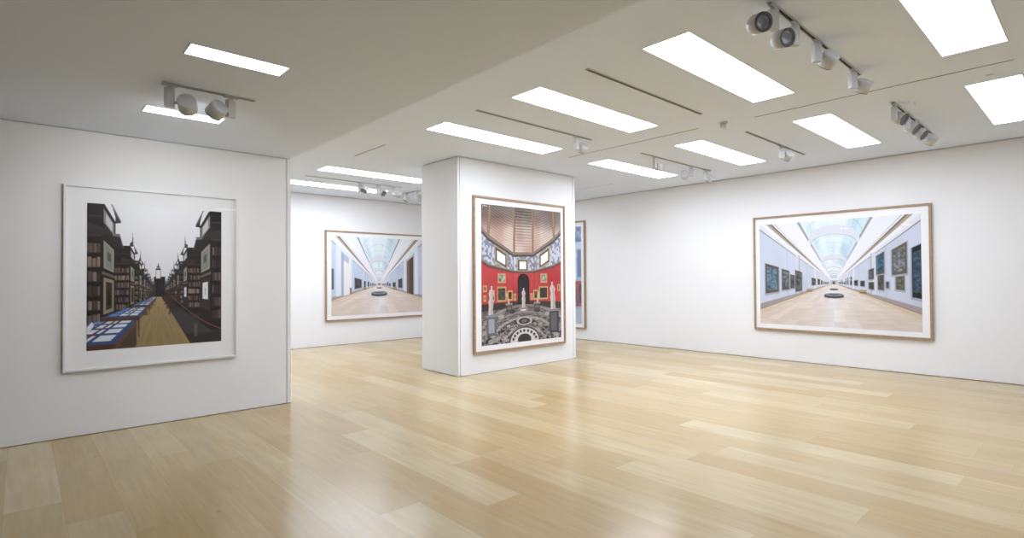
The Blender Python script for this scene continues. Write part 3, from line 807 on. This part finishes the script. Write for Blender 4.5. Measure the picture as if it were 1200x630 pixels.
    C.rect(u0 - .014, v0 - .22, u0 - .006, v0 - .18, [.34, .31, .29]); C.rect(u0 - .022, v0 - .200, u0 + .002, v0 - .190, [.34, .31, .29])
    ty, tx = -.45, .34
    for d0, d1 in ((3.3, 3.9), (2.5, 3.1), (1.9, 2.35), (1.42, 1.8), (1.0, 1.34), (.50, .82), (.23, .43)):
        C.poly([P(-.98, ty, d0), P(-tx, ty, d0), P(-tx, ty, d1), P(-.98, ty, d1)], [.22, .31, .50])
        C.poly([P(-.98, ty, d0), P(-tx, ty, d0), P(-tx, ty - .06, d0), P(-.98, ty - .06, d0)], [.32, .20, .15])
        C.poly([P(-tx, ty, d0), P(-tx, ty, d1), P(-tx, ty - .06, d1), P(-tx, ty - .06, d0)], [.42, .27, .19])
        if d0 > .4:
            C.poly([P(-.98, ty - .06, d0), P(-tx - .08, ty - .06, d0), P(-tx - .08, F * -1, d0), P(-.98, -F, d0)], [.30, .26, .20], .8)
            C.poly([P(-tx - .04, ty, d0), P(-tx, ty, d0), P(-tx - .01, -F, d0), P(-tx - .03, -F, d0)], [.34, .19, .13])
        else:
            C.poly([P(-tx, ty - .06, d0), P(-tx, ty - .06, d1), P(-tx, -F, d1), P(-tx, -F, d0)], [.30, .25, .22])
        n = 0
        for a_ in np.arange(.06, .92, .24):
            for b_ in (.40, .58, .76):
                dd0 = d0 + (d1 - d0) * a_; dd1 = dd0 + (d1 - d0) * .17; n += 1
                c = [.84, .86, .90] if n % 3 else [.42, .55, .72]
                C.poly([P(-b_, ty + .01, dd0), P(-b_ - .14, ty + .01, dd0), P(-b_ - .14, ty + .01, dd1), P(-b_, ty + .01, dd1)], c)
        C.poly([P(-.56, ty + .05, d0), P(-.59, ty + .05, d0), P(-.59, ty + .05, d1), P(-.56, ty + .05, d1)], [.40, .25, .19])
    C.poly([(0, .845), (.035, .805), (.05, .825), (.03, .86), (0, .885)], [.86, .86, .88])
    # rope barrier on the right
    def rope(p, q, sag):
        pts = [(p[0] + (q[0] - p[0]) * t, p[1] + (q[1] - p[1]) * t + sag * math.sin(PI * t)) for t in np.linspace(0, 1, 9)]
        C.poly([(x_, y_ - .004) for x_, y_ in pts] + [(x_, y_ + .005) for x_, y_ in pts[::-1]], [.46, .26, .24])
    C.poly([P(.46, -F, .5), P(1.02, -F, .5), P(1.02, -F, 1.2), P(.46, -F, 1.2)], [.24, .22, .23])
    prev = None
    for d_ in (3.2, 2.3, 1.7, 1.25, .92):
        a, b = P(.42, -.12, d_), P(.42, -.86, d_); w = .005 / d_
        if prev: rope(prev, a, .05 / d_)
        C.poly([(a[0] - w, a[1]), (a[0] + w, a[1]), (b[0] + w * 3, b[1]), (b[0] + w, b[1])], [.24, .16, .14])
        C.poly([(a[0] - w, a[1]), (a[0] + w, a[1]), (b[0] - w * 3, b[1] - .01), (b[0] - w * 5, b[1] - .01)], [.24, .16, .14]); prev = a
    rope(prev, (1.0, .905), .03)
    C.rect(.775, .85, .80, .95, [.42, .40, .39], .6)
    return C.out()

def art_street():
    """tall pale interior with a few warm spots; only its right-hand edge shows past the block"""
    C = Canvas(120, 150, 2)
    a = mixc([.80, .84, .90], [.60, .66, .75], np.clip(C.v * 1.0, 0, 1))
    a = a * (1 + .12 * (vnoise(C.u * 12, C.v * 20) - .5))[..., None]
    m = C.v < .16; a[m] = mixc([.34, .42, .55], [.70, .76, .85], vnoise(C.u * 20, C.v * 30))[m]
    m = (C.v > .56) & (C.v < .82); a[m] = mixc([.36, .33, .42], [.74, .46, .38], vnoise(C.u * 30, C.v * 26))[m]
    m = C.v > .84; a[m] = mixc([.66, .70, .78], [.76, .79, .85], vnoise(C.u * 9, C.v * 20))[m]
    C.a = a
    for i in range(7):
        x = .05 + i * .14; C.rect(x, .18, x + .02, .56, [.90, .91, .94]); C.rect(x + .04, .24, x + .10, .52, [.46, .55, .68])
    return C.out()


# ------------------------------------------------------------------ framed photographs
def framed(name, lab, width, height, depth, fw, mats, img, fmat, gap=0.010):
    """local frame: X along the wall, Z up, face looks to -Y, back at Y=0; mats = (left,right,top,bottom) print insets from outer edge"""
    root = empty(name, (0, 0, 0)); tag(root, lab, 'framed photograph')
    w2, h2 = width / 2, height / 2
    bm = bmesh.new()
    box(bm, (-w2, -depth, -h2), (-w2 + fw, -gap, h2), bev=0.0015); box(bm, (w2 - fw, -depth, -h2), (w2, -gap, h2), bev=0.0015)
    box(bm, (-w2 + fw, -depth, h2 - fw), (w2 - fw, -gap, h2), bev=0.0015); box(bm, (-w2 + fw, -depth, -h2), (w2 - fw, -gap, -h2 + fw), bev=0.0015)
    fr = from_bm('frame', bm, fmat, root)
    bm = bmesh.new(); box(bm, (-w2 + fw, -depth + 0.024, -h2 + fw), (w2 - fw, -gap - .002, h2 - fw))
    bd = from_bm('mount_board', bm, M_mat, root); bd['label'] = 'wide white mount'
    for s in (-1, 1):
        bm = bmesh.new(); box(bm, (s * w2 * .5 - .04, -gap - .003, h2 * .5), (s * w2 * .5 + .04, 0.0, h2 * .5 + .03))
        from_bm('wall_bracket', bm, M_track, root)
    # print
    ml, mr, mt, mb = mats
    x0, x1, z0, z1 = -w2 + ml, w2 - mr, -h2 + mb, h2 - mt
    H, W, _ = img.shape
    gx = np.linspace(x0, x1, W); gz = np.linspace(z1, z0, H)
    XX, ZZ = np.meshgrid(gx, gz)
    yf = -depth + 0.0215
    co = np.stack([XX, np.full_like(XX, yf), ZZ], -1).reshape(-1, 3)
    idx = np.arange(H * W).reshape(H, W)
    q = np.stack([idx[:-1, :-1], idx[1:, :-1], idx[1:, 1:], idx[:-1, 1:]], -1).reshape(-1, 4)
    # thin paper sides and back
    cb = np.array([[x0, yf + .002, z1], [x1, yf + .002, z1], [x1, yf + .002, z0], [x0, yf + .002, z0]])
    n0 = H * W
    me = bpy.data.meshes.new('print')
    faces = q.tolist() + [[n0, n0 + 1, n0 + 2, n0 + 3]]
    me.from_pydata(np.vstack([co, cb]).tolist(), [], faces)
    at = me.color_attributes.new('Ink', 'FLOAT_COLOR', 'POINT')
    lin = np.clip(img, 0, 1).reshape(-1, 3)
    lin = np.where(lin <= 0.04045, lin / 12.92, ((lin + 0.055) / 1.055) ** 2.4)
    rgba = np.ones((n0 + 4, 4), dtype=np.float32); rgba[:n0, :3] = lin; rgba[n0:, :3] = .8
    at.data.foreach_set('color', rgba.ravel())
    pr = link('print', me, M_print, root)
    bm = bmesh.new(); box(bm, (-w2 + fw, -depth + 0.006, -h2 + fw), (w2 - fw, -depth + 0.009, h2 - fw))
    gl = from_bm('glass', bm, M_glass, root)
    return root

p = framed('framed_photograph', 'white-framed photograph of a library aisle on the left partition wall', 1.625, 1.915, 0.045, 0.022,
           (0.190, 0.172, 0.182, 0.200), art_library(), M_whiteframe)
p.location = (0.322 + 1.625 / 2, YW, 0.667 + 1.915 / 2)
p = framed('framed_photograph', 'tall oak-framed photograph of a red domed room on the free-standing block', 2.232, 2.628, 0.055, 0.034,
           (0.168, 0.108, 0.128, 0.118), art_rotunda(), M_oak)
p.location = (5.533 + 2.232 / 2, PY0, 0.338 + 2.628 / 2)
p = framed('framed_photograph', 'wide oak-framed photograph of a skylit hall on the far wall, partly hidden by the block', 2.81, 2.17, 0.055, 0.034,
           (0.150, 0.120, 0.130, 0.120), art_hall(1), M_oak)
p.location = (5.346 + 2.81 / 2, YB, 0.580 + 2.17 / 2)
p = framed('framed_photograph', 'wide oak-framed photograph of a skylit gallery hall on the right wall', 2.806, 2.174, 0.055, 0.034,
           (0.115, 0.138, 0.153, 0.118), art_hall(0), M_oak)
p.location = (XR, (4.667 + 1.860) / 2, 0.564 + 2.174 / 2); p.rotation_euler = (0, 0, -PI / 2)
p = framed('framed_photograph', 'sliver of a tall oak-framed photograph seen past the right edge of the block', 2.35, 2.78, 0.055, 0.040,
           (0.13, 0.13, 0.14, 0.13), art_street(), M_oak)
p.location = (XR, 8.955 + 2.35 / 2, 0.265 + 2.78 / 2); p.rotation_euler = (0, 0, -PI / 2)

# ------------------------------------------------------------------ camera
cam = bpy.data.cameras.new('camera'); co = bpy.data.objects.new('camera', cam); COL.objects.link(co)
yaw, pitch, roll = math.radians(47.724), math.radians(0.7886), math.radians(-0.3576)
fw = Vector((math.cos(yaw), math.sin(yaw), 0)); rt = Vector((math.sin(yaw), -math.cos(yaw), 0)); up = Vector((0, 0, 1))
f2 = math.cos(pitch) * fw + math.sin(pitch) * up; u2 = -math.sin(pitch) * fw + math.cos(pitch) * up
r3 = math.cos(roll) * rt + math.sin(roll) * u2; u3 = -math.sin(roll) * rt + math.cos(roll) * u2
Mx = Matrix((r3, u3, -f2)).transposed().to_4x4(); Mx.translation = (0, 0, 1.6)
co.matrix_world = Mx
cam.sensor_width = 36; cam.lens = 634.342 / 1200 * 36; cam.shift_y = 1.109 / 1200
cam.clip_start = 0.02; cam.clip_end = 100
SC.camera = co

# ------------------------------------------------------------------ world and view
w = bpy.data.worlds.new('world'); SC.world = w; w.use_nodes = True
w.node_tree.nodes['Background'].inputs['Color'].default_value = (0.05, 0.05, 0.05, 1)
w.node_tree.nodes['Background'].inputs['Strength'].default_value = 0.2
vs = SC.view_settings
vs.view_transform = 'Standard'; vs.look = 'None'; vs.gamma = 1.0; vs.exposure = 0.23
try: vs.use_curve_mapping = False
except Exception: pass
